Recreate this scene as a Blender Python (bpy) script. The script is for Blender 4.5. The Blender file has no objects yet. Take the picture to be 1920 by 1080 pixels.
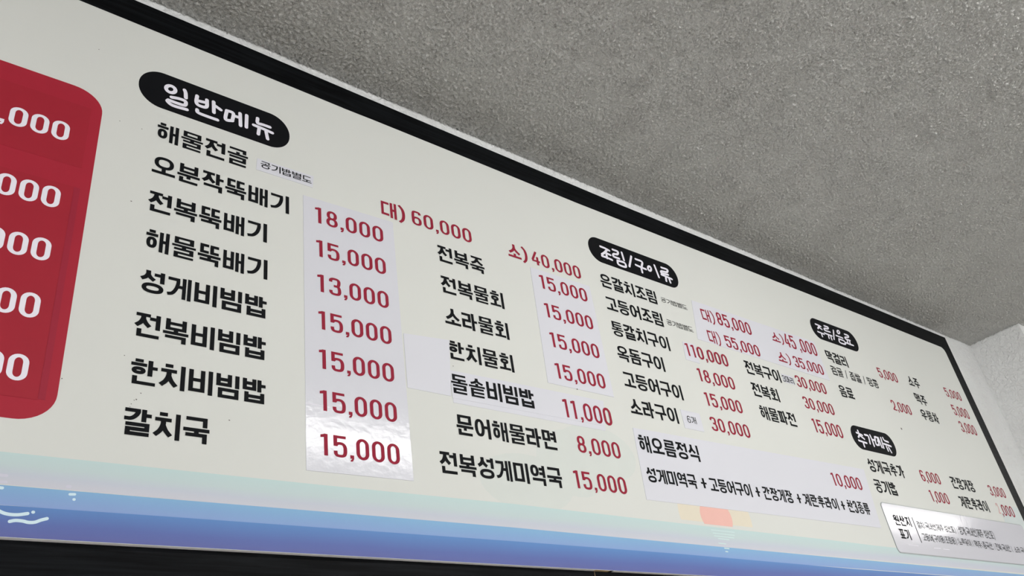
import bpy, bmesh, math, random
import numpy as np
from mathutils import Matrix, Vector

# ------------------------------------------------------------------ camera
SC = bpy.context.scene
COL = SC.collection
F = 1577.7957608516592
R = np.array([[0.778204105920939, -0.6126129150931653, -0.13821644543558073],
              [0.23445017144111757, 0.4875710200453317, -0.8410158247757208],
              [0.582607489343403, 0.6220770986565967, 0.5230569726979727]])
EYE = 1.45                                   # eye height; the board's face is the plane Y = 0, camera 1 m before it
cam_d = bpy.data.cameras.new('camera')
cam_d.sensor_width = 36.0
cam_d.lens = F / 1920.0 * 36.0
cam_d.clip_start = 0.01
cam = bpy.data.objects.new('camera', cam_d)
COL.objects.link(cam)
M3 = R.T @ np.diag([1.0, -1.0, -1.0])
mw = Matrix([list(M3[i]) + [0] for i in range(3)] + [[0, 0, 0, 1]])
mw.translation = Vector((0, -1, EYE))
cam.matrix_world = mw
SC.camera = cam

# ------------------------------------------------------------------ light and exposure
SC.view_settings.view_transform = 'Standard'
SC.view_settings.look = 'None'
SC.view_settings.exposure = -0.13
SC.view_settings.gamma = 1.0
SC.view_settings.use_curve_mapping = False
world = bpy.data.worlds.new('room_light')
SC.world = world
world.use_nodes = True
WORLD_RGB = (0.97, 0.985, 1.0)
WORLD_STR = 1.5
bg = world.node_tree.nodes['Background']
bg.inputs[0].default_value = (*WORLD_RGB, 1)
bg.inputs[1].default_value = WORLD_STR
LAMP_STR = 36.0
LAMPS = [(-2.2, -1.5), (1.50, -1.5), (5.35, -1.5), (-0.2, -4.6), (3.8, -4.6)]

CEIL = 1.25 + EYE
WALL_Y = 0.03

def inv(x, y, Y=0.0):
    """where the sight line of a photograph point meets the plane at depth Y: (X, Z)"""
    d = np.array([(x - 960) / F, (y - 540) / F, 1.0]) @ R
    s = (1 + Y) / d[1]
    return float(d[0] * s), float(d[2] * s) + EYE

def crop(ox, oy, s):
    """coordinates read in an enlarged crop -> full photograph"""
    return lambda x, y: (ox + x / s, oy + y / s)

# ------------------------------------------------------------------ materials
def lin(r, g, b):
    f = lambda c: (c / 255 / 12.92) if c / 255 <= 0.04045 else ((c / 255 + 0.055) / 1.055) ** 2.4
    return (f(r), f(g), f(b), 1.0)

def mat(name, rgb, rough=0.6, spec=0.3, noise=0.0, scale=40.0, bump=0.0, bscale=200.0, bdist=0.001):
    m = bpy.data.materials.new(name)
    m.use_nodes = True
    nt = m.node_tree
    b = nt.nodes['Principled BSDF']
    b.inputs['Roughness'].default_value = rough
    b.inputs['Specular IOR Level'].default_value = spec
    tc = nt.nodes.new('ShaderNodeTexCoord')
    n = nt.nodes.new('ShaderNodeTexNoise')
    n.inputs['Scale'].default_value = scale
    n.inputs['Detail'].default_value = 4
    nt.links.new(tc.outputs['Object'], n.inputs['Vector'])
    mx = nt.nodes.new('ShaderNodeMix')
    mx.data_type = 'RGBA'
    c = rgb
    mx.inputs[6].default_value = tuple(max(0, v * (1 - noise)) for v in c[:3]) + (1,)
    mx.inputs[7].default_value = tuple(min(1, v * (1 + noise)) for v in c[:3]) + (1,)
    nt.links.new(n.outputs['Fac'], mx.inputs[0])
    nt.links.new(mx.outputs[2], b.inputs['Base Color'])
    if bump:
        n2 = nt.nodes.new('ShaderNodeTexNoise')
        n2.inputs['Scale'].default_value = bscale
        n2.inputs['Detail'].default_value = 3
        nt.links.new(tc.outputs['Object'], n2.inputs['Vector'])
        bp = nt.nodes.new('ShaderNodeBump')
        bp.inputs['Strength'].default_value = bump
        bp.inputs['Distance'].default_value = bdist
        nt.links.new(n2.outputs['Fac'], bp.inputs['Height'])
        nt.links.new(bp.outputs['Normal'], b.inputs['Normal'])
    return m

def band_mat(name, stops, z0, z1):
    """printed colour fade across the height of a sea band, z0 bottom .. z1 top (object space = world height)"""
    m = bpy.data.materials.new(name)
    m.use_nodes = True
    nt = m.node_tree
    b = nt.nodes['Principled BSDF']
    b.inputs['Roughness'].default_value = 0.55
    b.inputs['Specular IOR Level'].default_value = 0.25
    tc = nt.nodes.new('ShaderNodeTexCoord')
    sp = nt.nodes.new('ShaderNodeSeparateXYZ')
    nt.links.new(tc.outputs['Object'], sp.inputs[0])
    n = nt.nodes.new('ShaderNodeTexNoise')
    n.inputs['Scale'].default_value = 3.0
    nt.links.new(tc.outputs['Object'], n.inputs['Vector'])
    ml = nt.nodes.new('ShaderNodeMath'); ml.operation = 'MULTIPLY_ADD'
    nt.links.new(n.outputs['Fac'], ml.inputs[0]); ml.inputs[1].default_value = 0.012
    nt.links.new(sp.outputs['Z'], ml.inputs[2])
    mr = nt.nodes.new('ShaderNodeMapRange')
    mr.inputs['From Min'].default_value = z0 + 0.006
    mr.inputs['From Max'].default_value = z1 + 0.006
    nt.links.new(ml.outputs[0], mr.inputs['Value'])
    cr = nt.nodes.new('ShaderNodeValToRGB')
    el = cr.color_ramp.elements
    el[0].position, el[0].color = stops[0][0], stops[0][1]
    el[1].position, el[1].color = stops[-1][0], stops[-1][1]
    for p, c in stops[1:-1]:
        e = el.new(p); e.color = c
    nt.links.new(mr.outputs['Result'], cr.inputs['Fac'])
    nt.links.new(cr.outputs['Color'], b.inputs['Base Color'])
    return m

def plaster_mat(name, rgb, strength, scale, stretch=(1, 1, 1), dist=0.003, grains=True, rough=0.75):
    """embossed, painted textured wallpaper / plaster: ridges, fine grit and a few standing grains"""
    m = bpy.data.materials.new(name)
    m.use_nodes = True
    nt = m.node_tree
    L = nt.links.new
    b = nt.nodes['Principled BSDF']
    b.inputs['Roughness'].default_value = rough
    b.inputs['Specular IOR Level'].default_value = 0.3
    tc = nt.nodes.new('ShaderNodeTexCoord')
    mp = nt.nodes.new('ShaderNodeMapping')
    mp.inputs['Scale'].default_value = stretch
    L(tc.outputs['Object'], mp.inputs['Vector'])
    n1 = nt.nodes.new('ShaderNodeTexNoise')
    n1.inputs['Scale'].default_value = scale
    n1.inputs['Detail'].default_value = 4
    n1.inputs['Roughness'].default_value = 0.55
    n1.inputs['Distortion'].default_value = 0.7
    L(mp.outputs[0], n1.inputs['Vector'])
    r1 = nt.nodes.new('ShaderNodeValToRGB')
    r1.color_ramp.elements[0].position = 0.40
    r1.color_ramp.elements[1].position = 0.66
    L(n1.outputs['Fac'], r1.inputs['Fac'])
    n2 = nt.nodes.new('ShaderNodeTexNoise')
    n2.inputs['Scale'].default_value = scale * 3.1
    n2.inputs['Detail'].default_value = 3
    L(mp.outputs[0], n2.inputs['Vector'])
    ad = nt.nodes.new('ShaderNodeMath'); ad.operation = 'MULTIPLY_ADD'
    L(n2.outputs['Fac'], ad.inputs[0]); ad.inputs[1].default_value = 0.35
    L(r1.outputs['Color'], ad.inputs[2])
    last = ad
    if grains:
        vo = nt.nodes.new('ShaderNodeTexVoronoi')
        vo.inputs['Scale'].default_value = scale * 0.42
        L(mp.outputs[0], vo.inputs['Vector'])
        mr = nt.nodes.new('ShaderNodeMapRange')
        mr.inputs['From Min'].default_value = 0.16
        mr.inputs['From Max'].default_value = 0.05
        L(vo.outputs['Distance'], mr.inputs['Value'])
        sp = nt.nodes.new('ShaderNodeSeparateColor')
        L(vo.outputs['Color'], sp.inputs[0])
        gt = nt.nodes.new('ShaderNodeMath'); gt.operation = 'GREATER_THAN'
        L(sp.outputs[0], gt.inputs[0]); gt.inputs[1].default_value = 0.72
        mu = nt.nodes.new('ShaderNodeMath'); mu.operation = 'MULTIPLY'
        L(mr.outputs[0], mu.inputs[0]); L(gt.outputs[0], mu.inputs[1])
        a2 = nt.nodes.new('ShaderNodeMath'); a2.operation = 'MULTIPLY_ADD'
        L(mu.outputs[0], a2.inputs[0]); a2.inputs[1].default_value = 1.3
        L(ad.outputs[0], a2.inputs[2])
        last = a2
    bp = nt.nodes.new('ShaderNodeBump')
    bp.inputs['Strength'].default_value = strength
    bp.inputs['Distance'].default_value = dist
    L(last.outputs[0], bp.inputs['Height'])
    L(bp.outputs['Normal'], b.inputs['Normal'])
    n3 = nt.nodes.new('ShaderNodeTexNoise')
    n3.inputs['Scale'].default_value = 9
    L(tc.outputs['Object'], n3.inputs['Vector'])
    mx = nt.nodes.new('ShaderNodeMix'); mx.data_type = 'RGBA'
    mx.inputs[6].default_value = (rgb[0] * 0.93, rgb[1] * 0.92, rgb[2] * 0.92, 1)
    mx.inputs[7].default_value = (min(1, rgb[0] * 1.06), min(1, rgb[1] * 1.07), min(1, rgb[2] * 1.07), 1)
    L(n3.outputs['Fac'], mx.inputs[0])
    L(mx.outputs[2], b.inputs['Base Color'])
    return m

def wood_mat(name):
    m = bpy.data.materials.new(name)
    m.use_nodes = True
    nt = m.node_tree
    L = nt.links.new
    b = nt.nodes['Principled BSDF']
    b.inputs['Roughness'].default_value = 0.5
    b.inputs['Specular IOR Level'].default_value = 0.06
    tc = nt.nodes.new('ShaderNodeTexCoord')
    mp = nt.nodes.new('ShaderNodeMapping')
    mp.inputs['Scale'].default_value = (5, 60, 110)
    L(tc.outputs['Object'], mp.inputs['Vector'])
    n = nt.nodes.new('ShaderNodeTexNoise')
    n.inputs['Scale'].default_value = 1.6
    n.inputs['Detail'].default_value = 5
    n.inputs['Distortion'].default_value = 0.6
    L(mp.outputs[0], n.inputs['Vector'])
    cr = nt.nodes.new('ShaderNodeValToRGB')
    cr.color_ramp.elements[0].position = 0.38
    cr.color_ramp.elements[0].color = lin(6, 7, 9)
    cr.color_ramp.elements[1].position = 0.62
    cr.color_ramp.elements[1].color = lin(19, 21, 24)
    L(n.outputs['Fac'], cr.inputs['Fac'])
    L(cr.outputs['Color'], b.inputs['Base Color'])
    bp = nt.nodes.new('ShaderNodeBump')
    bp.inputs['Strength'].default_value = 0.2
    bp.inputs['Distance'].default_value = 0.0004
    L(n.outputs['Fac'], bp.inputs['Height'])
    L(bp.outputs['Normal'], b.inputs['Normal'])
    return m

def emit_mat(name, rgb, s):
    m = bpy.data.materials.new(name)
    m.use_nodes = True
    b = m.node_tree.nodes['Principled BSDF']
    b.inputs['Base Color'].default_value = (*rgb, 1)
    b.inputs['Emission Color'].default_value = (*rgb, 1)
    b.inputs['Emission Strength'].default_value = s
    return m

CREAM = lin(218, 220, 216)
M_print = mat('cream_print', CREAM, 0.62, 0.2, 0.03, 2.5)
M_core = mat('white_foam_edge', lin(248, 247, 252), 0.5, 0.3, 0.02)
M_wood = wood_mat('black_woodgrain')
M_ink = mat('black_ink', lin(19, 21, 24), 0.6, 0.08, 0.05)
M_badge = mat('black_badge_ink', lin(19, 20, 23), 0.6, 0.06, 0.05)
M_white = mat('white_ink', lin(238, 236, 246), 0.5, 0.2, 0.02)
M_red = mat('dark_red_ink', lin(150, 40, 60), 0.6, 0.1, 0.06)
M_redf = mat('faded_red_ink', lin(212, 160, 160), 0.5, 0.2, 0.1)
M_panel = mat('crimson_print', lin(166, 36, 54), 0.5, 0.25, 0.05, 30)
M_over = mat('crimson_paper', lin(160, 34, 50), 0.5, 0.25, 0.05, 30)
M_over2 = mat('crimson_paper_edge', lin(154, 36, 56), 0.5, 0.25, 0.05, 30)
M_sheet = mat('lavender_white_paper', lin(217, 218, 226), 0.55, 0.25, 0.015, 6)
M_gloss = mat('taped_glossy_paper', lin(217, 218, 226), 0.11, 0.2, 0.015, 6, bump=0.4, bscale=80, bdist=0.0007)
M_placard = mat('laminated_placard', lin(208, 208, 216), 0.12, 0.062, 0.015, 6, bump=0.06, bscale=40, bdist=0.001)
M_edge = mat('grey_acrylic_edge', lin(150, 156, 158), 0.35, 0.4, 0.03)
M_sun = mat('salmon_print', lin(236, 188, 178), 0.6, 0.2, 0.03)
M_glow = mat('pale_peach_print', lin(226, 218, 200), 0.6, 0.2, 0.03)
M_cloud = mat('pale_grey_print', lin(213, 218, 214), 0.6, 0.2, 0.02)
M_wave = mat('pale_blue_print', lin(214, 236, 246), 0.6, 0.2, 0.02)
M_dash = mat('pale_lilac_print', lin(210, 210, 224), 0.6, 0.2, 0.02)
M_tan = mat('raw_mdf_edge', lin(190, 165, 130), 0.8, 0.1, 0.1, 200)
M_speck = mat('grey_dirt', lin(110, 108, 104), 0.9, 0.1, 0.1)
M_ceil = plaster_mat('embossed_ceiling_paper', lin(216, 216, 214), 0.9, 210, (1, 1, 1), 0.0028, False, rough=0.5)
M_wall = plaster_mat('white_plaster', lin(245, 246, 246), 0.9, 85, (1, 1, 1), 0.0030, True)
M_floor = mat('beige_floor', lin(206, 201, 192), 0.5, 0.3, 0.08, 4)
M_lamp = emit_mat('lamp_diffuser', (1.0, 0.98, 0.95), LAMP_STR)
M_body = mat('white_lamp_body', lin(230, 230, 230), 0.4, 0.3, 0.02)

# ------------------------------------------------------------------ helpers
def link(name, me, material, parent=None):
    o = bpy.data.objects.new(name, me)
    COL.objects.link(o)
    if material is not None and not me.materials:
        me.materials.append(material)
    if parent is not None:
        o.parent = parent
    return o

def tag(o, label=None, cat=None, group=None, kind=None):
    if label: o['label'] = label
    if cat: o['category'] = cat
    if group: o['group'] = group
    if kind: o['kind'] = kind
    return o

def solid(name, pts, y0, y1, material, parent=None, side=None):
    """a plate: outline pts [(X,Z)] (any winding) from front Y=y0 to back Y=y1"""
    a = sum(pts[i][0] * pts[(i + 1) % len(pts)][1] - pts[(i + 1) % len(pts)][0] * pts[i][1] for i in range(len(pts)))
    if a < 0: pts = pts[::-1]
    n = len(pts)
    vs = [(x, y0, z) for x, z in pts] + [(x, y1, z) for x, z in pts]
    fs = [tuple(range(n)), tuple(range(2 * n - 1, n - 1, -1))]
    for i in range(n):
        j = (i + 1) % n
        fs.append((i, i + n, j + n, j))
    me = bpy.data.meshes.new(name)
    me.from_pydata(vs, [], fs)
    bm = bmesh.new(); bm.from_mesh(me)
    bmesh.ops.recalc_face_normals(bm, faces=bm.faces)
    bmesh.ops.triangulate(bm, faces=[f for f in bm.faces if len(f.verts) > 4])
    bm.to_mesh(me); bm.free()
    me.materials.append(material)
    if side is not None:
        me.materials.append(side)
        for p in me.polygons:
            if abs(p.normal.y) < 0.5: p.material_index = 1
    return link(name, me, None, parent)

def rect(x0, z0, x1, z1):
    return [(x0, z0), (x1, z0), (x1, z1), (x0, z1)]

def rrect(x0, z0, x1, z1, r, rz=None, n=10):
    rz = rz or r
    p = []
    for cx, cz, a in ((x1 - r, z1 - rz, 0), (x0 + r, z1 - rz, 90), (x0 + r, z0 + rz, 180), (x1 - r, z0 + rz, 270)):
        for k in range(n + 1):
            t = math.radians(a + 90 * k / n)
            p.append((cx + r * math.cos(t), cz + rz * math.sin(t)))
    return p

def box(bm, x0, y0, z0, x1, y1, z1):
    g = bmesh.ops.create_cube(bm, size=1)
    for v in g['verts']:
        v.co = Vector(((x0 + x1) / 2 + v.co.x * (x1 - x0), (y0 + y1) / 2 + v.co.y * (y1 - y0), (z0 + z1) / 2 + v.co.z * (z1 - z0)))

def boxobj(name, b, material, parent=None):
    bm = bmesh.new(); box(bm, *b)
    me = bpy.data.meshes.new(name); bm.to_mesh(me); bm.free()
    return link(name, me, material, parent)

# ------------------------------------------------------------------ lettering: strokes laid in the plane
class Pen:
    """collects flat strokes; x right, y down, in metres, relative to (X0, Z0)"""
    def __init__(self, y):
        self.v = []; self.f = []; self.y = y; self.k = 0
    def _dep(self):
        self.k = (self.k + 1) % 12
        return self.y - 0.000012 * self.k
    def poly(self, pts):
        y = self._dep(); b = len(self.v)
        self.v += [(x, y, z) for x, z in pts]
        self.f.append(tuple(range(b, b + len(pts))))
    def stroke(self, pts, tx, ty, closed=False, rnd=False):
        """pts in (X,Z); half width varies between tx (upright strokes) and ty (level strokes)"""
        P = [np.array(p, float) for p in pts]
        n = len(P)
        if n < 2: return
        def nrm(a, b):
            d = b - a; l = math.hypot(*d) or 1e-9
            return np.array([-d[1], d[0]]) / l
        offs = []
        for i in range(n):
            if closed:
                n1 = nrm(P[i - 1], P[i]); n2 = nrm(P[i], P[(i + 1) % n])
            else:
                n1 = nrm(P[i - 1], P[i]) if i > 0 else nrm(P[0], P[1])
                n2 = nrm(P[i], P[i + 1]) if i < n - 1 else n1
            m = n1 + n2; l = math.hypot(*m)
            if l < 0.3: m = n1
            else:
                m = m / l; m = m / max(0.5, float(m @ n1))
            offs.append(np.array([m[0] * tx / 2, m[1] * ty / 2]))
        y = self._dep(); b = len(self.v)
        for p, o in zip(P, offs):
            self.v.append((p[0] + o[0], y, p[1] + o[1])); self.v.append((p[0] - o[0], y, p[1] - o[1]))
        for i in range(n if closed else n - 1):
            j = (i + 1) % n
            self.f.append((b + 2 * i, b + 2 * i + 1, b + 2 * j + 1, b + 2 * j))
        if rnd and not closed:
            for c in (P[0], P[-1]):
                self.poly([(c[0] + tx / 2 * math.cos(t), c[1] + ty / 2 * math.sin(t)) for t in [k * math.pi / 6 for k in range(12)]])
    def done(self, name, material, parent, label=None):
        me = bpy.data.meshes.new(name)
        me.from_pydata(self.v, [], self.f)
        bm = bmesh.new(); bm.from_mesh(me)
        for f in bm.faces:
            f.normal_update()
            if f.normal.y > 0: f.normal_flip()
        bmesh.ops.triangulate(bm, faces=[f for f in bm.faces if len(f.verts) > 4])
        bm.to_mesh(me); bm.free()
        o = link(name, me, material, parent)
        if label: o['label'] = label
        return o

def smooth(pts, n=6):
    """Catmull-Rom through pts"""
    P = [np.array(p, float) for p in pts]
    P = [2 * P[0] - P[1]] + P + [2 * P[-1] - P[-2]]
    out = []
    for i in range(1, len(P) - 2):
        for k in range(n):
            t = k / n
            out.append(0.5 * (2 * P[i] + (P[i + 1] - P[i - 1]) * t + (2 * P[i - 1] - 5 * P[i] + 4 * P[i + 1] - P[i + 2]) * t * t
                              + (3 * P[i] - P[i - 1] - 3 * P[i + 1] + P[i + 2]) * t ** 3))
    out.append(P[-2])
    return [tuple(p) for p in out]

LEAD = 'ㄱㄲㄴㄷㄸㄹㅁㅂㅃㅅㅆㅇㅈㅉㅊㅋㅌㅍㅎ'
VOW = 'ㅏㅐㅑㅒㅓㅔㅕㅖㅗㅘㅙㅚㅛㅜㅝㅞㅟㅠㅡㅢㅣ'
TAIL = ' ㄱㄲㄳㄴㄵㄶㄷㄹㄺㄻㄼㄽㄾㄿㅀㅁㅂㅄㅅㅆㅇㅈㅊㅋㅌㅍㅎ'
CNT = {'ㄱ': 1.3, 'ㄴ': 1.2, 'ㄷ': 2, 'ㄸ': 2, 'ㄹ': 3, 'ㅁ': 2, 'ㅂ': 2.3, 'ㅅ': 2, 'ㅆ': 2, 'ㅇ': 2.3, 'ㅈ': 2.6, 'ㅊ': 3.5, 'ㅋ': 2, 'ㅌ': 3, 'ㅍ': 2.4, 'ㅎ': 3.9, ' ': 0}

class Glyphs:
    def __init__(self, pen, X, Z, w, h, a, b):
        """cell with top-left (X,Z), size w x h; a, b = stroke weights of upright / level strokes (share of w / h)"""
        self.p = pen; self.X = X; self.Z = Z; self.w = w; self.h = h; self.a = a; self.b = b
    def pt(self, x, y): return (self.X + x * self.w, self.Z - y * self.h)
    def H(self, y, x0, x1):            # level stroke, y = its centre
        t = self.ty / 2
        self.p.poly([self.pt(x0, y + t), self.pt(x1, y + t), self.pt(x1, y - t), self.pt(x0, y - t)])
    def V(self, x, y0, y1):
        t = self.tx / 2
        self.p.poly([self.pt(x - t, y1), self.pt(x + t, y1), self.pt(x + t, y0), self.pt(x - t, y0)])
    def S(self, pts, k=1.0, sm=False, closed=False, rnd=False):
        q = [self.pt(*p) for p in pts]
        if sm: q = smooth(q)
        self.p.stroke(q, self.tx * self.w * k, self.ty * self.h * k, closed, rnd)
    def ring(self, x0, y0, x1, y1, n=2.4, k=1.0):
        tx, ty = self.tx * k, self.ty * k
        cx, cy = (x0 + x1) / 2, (y0 + y1) / 2
        rx, ry = (x1 - x0 - tx) / 2, (y1 - y0 - ty) / 2
        q = []
        for i in range(28):
            t = 2 * math.pi * i / 28
            c, s = math.cos(t), math.sin(t)
            q.append(self.pt(cx + rx * math.copysign(abs(c) ** (2 / n), c), cy + ry * math.copysign(abs(s) ** (2 / n), s)))
        self.p.stroke(q, tx * self.w, ty * self.h, True)
    # consonants in an outer box
    def con(self, c, x0, y0, x1, y1, side=False, tail=False):
        tx, ty = self.tx, self.ty
        w, h = x1 - x0, y1 - y0
        if c == 'ㄱ' or c == 'ㅋ':
            if side:
                self.H(y0 + ty / 2, x0 + 0.04 * w, x1)
                self.S([(x1 - tx / 2, y0 + ty * 0.3), (x1 - tx / 2, y0 + h * 0.30), (x1 - tx * 0.8 - w * 0.06, y0 + h * 0.62),
                        (x0 + w * 0.42, y0 + h * 0.86), (x0 + tx * 0.1, y1 - ty * 0.4)], 1.0, True)
            else:
                self.H(y0 + ty / 2, x0, x1); self.V(x1 - tx / 2, y0, y1)
            if c == 'ㅋ': self.H((y0 + y1) / 2, x0, x1)
        elif c == 'ㄴ':
            self.V(x0 + tx / 2, y0, y1); self.H(y1 - ty / 2, x0, x1)
        elif c == 'ㄷ':
            self.H(y0 + ty / 2, x0, x1); self.V(x0 + tx / 2, y0, y1); self.H(y1 - ty / 2, x0, x1)
        elif c == 'ㄸ':
            m = (x0 + x1) / 2
            self.con('ㄷ', x0, y0, m - 0.03, y1); self.con('ㄷ', m + 0.03, y0, x1, y1)
        elif c == 'ㅆ':
            m = (x0 + x1) / 2
            self.con('ㅅ', x0, y0, m, y1); self.con('ㅅ', m, y0, x1, y1)
        elif c == 'ㄹ':
            m = (y0 + y1) / 2
            self.H(y0 + ty / 2, x0, x1); self.V(x1 - tx / 2, y0, m + ty / 2); self.H(m, x0, x1)
            self.V(x0 + tx / 2, m - ty / 2, y1); self.H(y1 - ty / 2, x0, x1)
        elif c == 'ㅁ':
            self.H(y0 + ty / 2, x0, x1); self.H(y1 - ty / 2, x0, x1)
            self.V(x0 + tx / 2, y0, y1); self.V(x1 - tx / 2, y0, y1)
        elif c == 'ㅂ':
            self.V(x0 + tx / 2, y0, y1); self.V(x1 - tx / 2, y0, y1)
            self.H(y0 + h * (0.46 if h > 0.5 else 0.40), x0, x1); self.H(y1 - ty / 2, x0, x1)
        elif c == 'ㅌ':
            self.V(x0 + tx / 2, y0, y1)
            for y in (y0 + ty / 2, (y0 + y1) / 2, y1 - ty / 2): self.H(y, x0, x1)
        elif c == 'ㅍ':
            self.H(y0 + ty / 2, x0, x1); self.H(y1 - ty / 2, x0, x1)
            self.V(x0 + w * 0.3, y0, y1); self.V(x1 - w * 0.3, y0, y1)
        elif c in 'ㅅㅈㅊ':
            top = y0
            if c == 'ㅊ':
                self.H(y0 + ty * 0.45, x0 + w * 0.27, x1 - w * 0.27); top = y0 + ty * 1.45
            if c != 'ㅅ':
                self.H(top + ty / 2, x0 + w * 0.03, x1 - w * 0.03)
            cx = (x0 + x1) / 2
            k = 1.08
            hh = y1 - top
            self.S([(cx, top + (0.0 if c == 'ㅅ' else ty * 0.5)), (cx, top + hh * 0.36), (x0 + w * 0.34, top + hh * 0.68), (x0 + tx * 0.18, y1 - ty * 0.35)], k, True)
            self.S([(cx + 0.01, top + hh * 0.40), (cx + w * 0.17, top + hh * 0.66), (x1 - tx * 0.18, y1 - ty * 0.35)], k, True)
        elif c == 'ㅇ':
            self.ring(x0, y0, x1, y1)
        elif c == 'ㅎ':
            self.H(y0 + ty * 0.45, x0 + w * 0.24, x1 - w * 0.24)
            g = max(0.25 * ty, 0.02)
            self.H(y0 + ty * 1.4 + g, x0, x1)
            self.ring(x0 + w * 0.06, y0 + ty * 1.9 + 2 * g, x1 - w * 0.06, y1)
    def syl(self, ch):
        s = ord(ch) - 0xAC00
        L, V, T = LEAD[s // 588], VOW[(s % 588) // 28], TAIL[s % 28]
        T = '' if T == ' ' else T
        a, b = self.a, self.b
        vert = V in 'ㅏㅐㅑㅓㅔㅕㅖㅣ'
        comp = V in 'ㅘㅚㅝㅟㅢ'
        n = CNT[L] + (CNT[T] if T else 0)
        if not vert: n += 1.7 if V != 'ㅡ' else 1.0
        self.ty = min(b, (0.70 if n > 5.5 else 0.65) / max(n, 1))
        self.tx = a
        if V in 'ㅐㅔㅖ': self.tx = a * 0.86
        if L == 'ㄸ': self.tx = a * 0.9
        tx, ty = self.tx, self.ty
        if vert:
            if T:
                share = (CNT[L] + 1.0) / (CNT[L] + CNT[T] + 2.0)
                cy = 0.04 + 0.9 * share; cy = min(0.60, max(0.44, cy))
                vy1 = cy + 0.03; ty0 = vy1 + 0.045
                c0 = 0.0
            else:
                cy = 0.90; vy1 = 1.0; c0 = 0.06
                if L in 'ㅂㅁ': c0, cy = 0.03, 0.93
                if L in 'ㅎ': c0, cy = 0.0, 0.86
                if L in 'ㅊ': c0, cy = 0.0, 0.92
                if L in 'ㅇ': c0, cy = 0.05, 0.92
            R_ = 0.97
            if V == 'ㅣ':
                self.con(L, 0.02, c0, 0.66, cy, True); self.V(R_ - tx / 2, 0, vy1)
            elif V == 'ㅏ':
                self.con(L, 0.02, c0, 0.60, cy, True)
                x = 0.82 - tx / 2; self.V(x, 0, vy1); self.H(vy1 * 0.47, x, 1.0)
            elif V in 'ㅓㅕ':
                self.con(L, 0.02, c0, 0.60 if V == 'ㅓ' else 0.56, cy, True)
                x = R_ - tx / 2; self.V(x, 0, vy1)
                if V == 'ㅓ': self.H(vy1 * (0.30 if L in 'ㅅㅈ' and T else 0.44), 0.56, x)
                else:
                    self.H(vy1 * 0.30, 0.58, x); self.H(vy1 * 0.68, 0.58, x)
            elif V == 'ㅐ':
                self.con(L, 0.02, c0, 0.50, cy, True)
                xa = 0.57 + tx / 2; xb = R_ - tx / 2
                self.V(xa, 0.02, vy1 - 0.02); self.V(xb, 0, vy1); self.H(vy1 * 0.47, xa, xb)
            elif V in 'ㅔㅖ':
                self.con(L, 0.0, c0, 0.50, cy, True)
                xb = R_ - tx / 2; xa = xb - tx - 0.06
                self.V(xa, 0.02, vy1 - 0.02); self.V(xb, 0, vy1)
                if V == 'ㅔ': self.H(vy1 * 0.45, 0.44, xa)
                else:
                    self.H(vy1 * 0.34, 0.44, xa); self.H(vy1 * 0.62, 0.44, xa)
            if T: self.con(T, 0.10, ty0, 0.95, 1.0, False, True)
        elif comp:
            yb = 0.93 if not T else 0.58
            k = yb / 0.93
            self.con(L, 0.06, 0, 0.66, 0.60 * k)
            self.V(0.97 - tx / 2, 0, 1.0 if not T else 0.66)
            if V in 'ㅘㅚ':
                self.V(0.36, 0.58 * k, yb - ty); self.H(yb - ty / 2, 0.0, 0.74)
            elif V in 'ㅟㅝ':
                self.H(0.70 * k, 0.0, 0.72); self.V(0.36, 0.70 * k, yb + 0.06)
                if V == 'ㅝ': self.H(0.86 * k, 0.56, 0.9)
            if T: self.con(T, 0.12, 0.72, 0.97, 1.0, False, True)
        else:
            u = 1.0 / (CNT[L] + 1 + (CNT[T] if T else 0) + (1.1 if T else 0.9))
            if T:
                g = 0.045
                stem = 0.0 if V == 'ㅡ' else 0.055
                fixed = ty + stem + 2 * g if V != 'ㅡ' else ty + 2 * g
                if V in 'ㅗㅜㅛㅠ': fixed -= g
                rem = 1.0 - fixed
                lh = rem * (CNT[L] + 0.25) / (CNT[L] + CNT[T] + 0.5)
                self.con(L, 0.09, 0, 0.91, lh)
                if V in 'ㅗㅛ':
                    yb = lh + stem + ty / 2
                    for x in ((0.5,) if V == 'ㅗ' else (0.36, 0.64)): self.V(x, lh - ty / 2, yb)
                    self.H(yb, 0, 1); t0 = yb + ty / 2 + g
                elif V == 'ㅡ':
                    yb = lh + g + ty / 2; self.H(yb, 0, 1); t0 = yb + ty / 2 + g
                else:
                    yb = lh + g + ty / 2; self.H(yb, 0, 1); t0 = yb + ty / 2 + stem
                    for x in ((0.5,) if V == 'ㅜ' else (0.36, 0.64)): self.V(x, yb, t0 + ty / 2)
                self.con(T, 0.09, t0, 0.91, 1.0, False, True)
            else:
                if V in 'ㅗㅛ':
                    lh = 0.66 if L != 'ㅅ' else 0.68
                    yb = 0.94 - ty / 2
                    if L == 'ㄱ': lh = 0.62
                    self.con(L, 0.08, 0.02, 0.92, lh)
                    for x in ((0.5,) if V == 'ㅗ' else (0.36, 0.64)):
                        self.V(x, (lh - ty / 2) if L in 'ㄷㄹㅇㅁㅂ' else lh * 0.97 if L != 'ㄱ' else 0.34 + 0.1, yb)
                    self.H(yb, 0, 1)
                else:
                    lh = 0.46 if L not in 'ㅇㅊㅎㄹㅈ' else 0.52
                    self.con(L, 0.09, 0.02, 0.91, lh)
                    yb = lh + 0.05 + ty / 2
                    if L == 'ㄱ': self.V(0.91 - tx / 2, lh - 0.02, yb)
                    self.H(yb, 0, 1)
                    if V != 'ㅡ':
                        for x in ((0.5,) if V == 'ㅜ' else (0.34, 0.66)): self.V(x, yb, 1.0)
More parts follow.
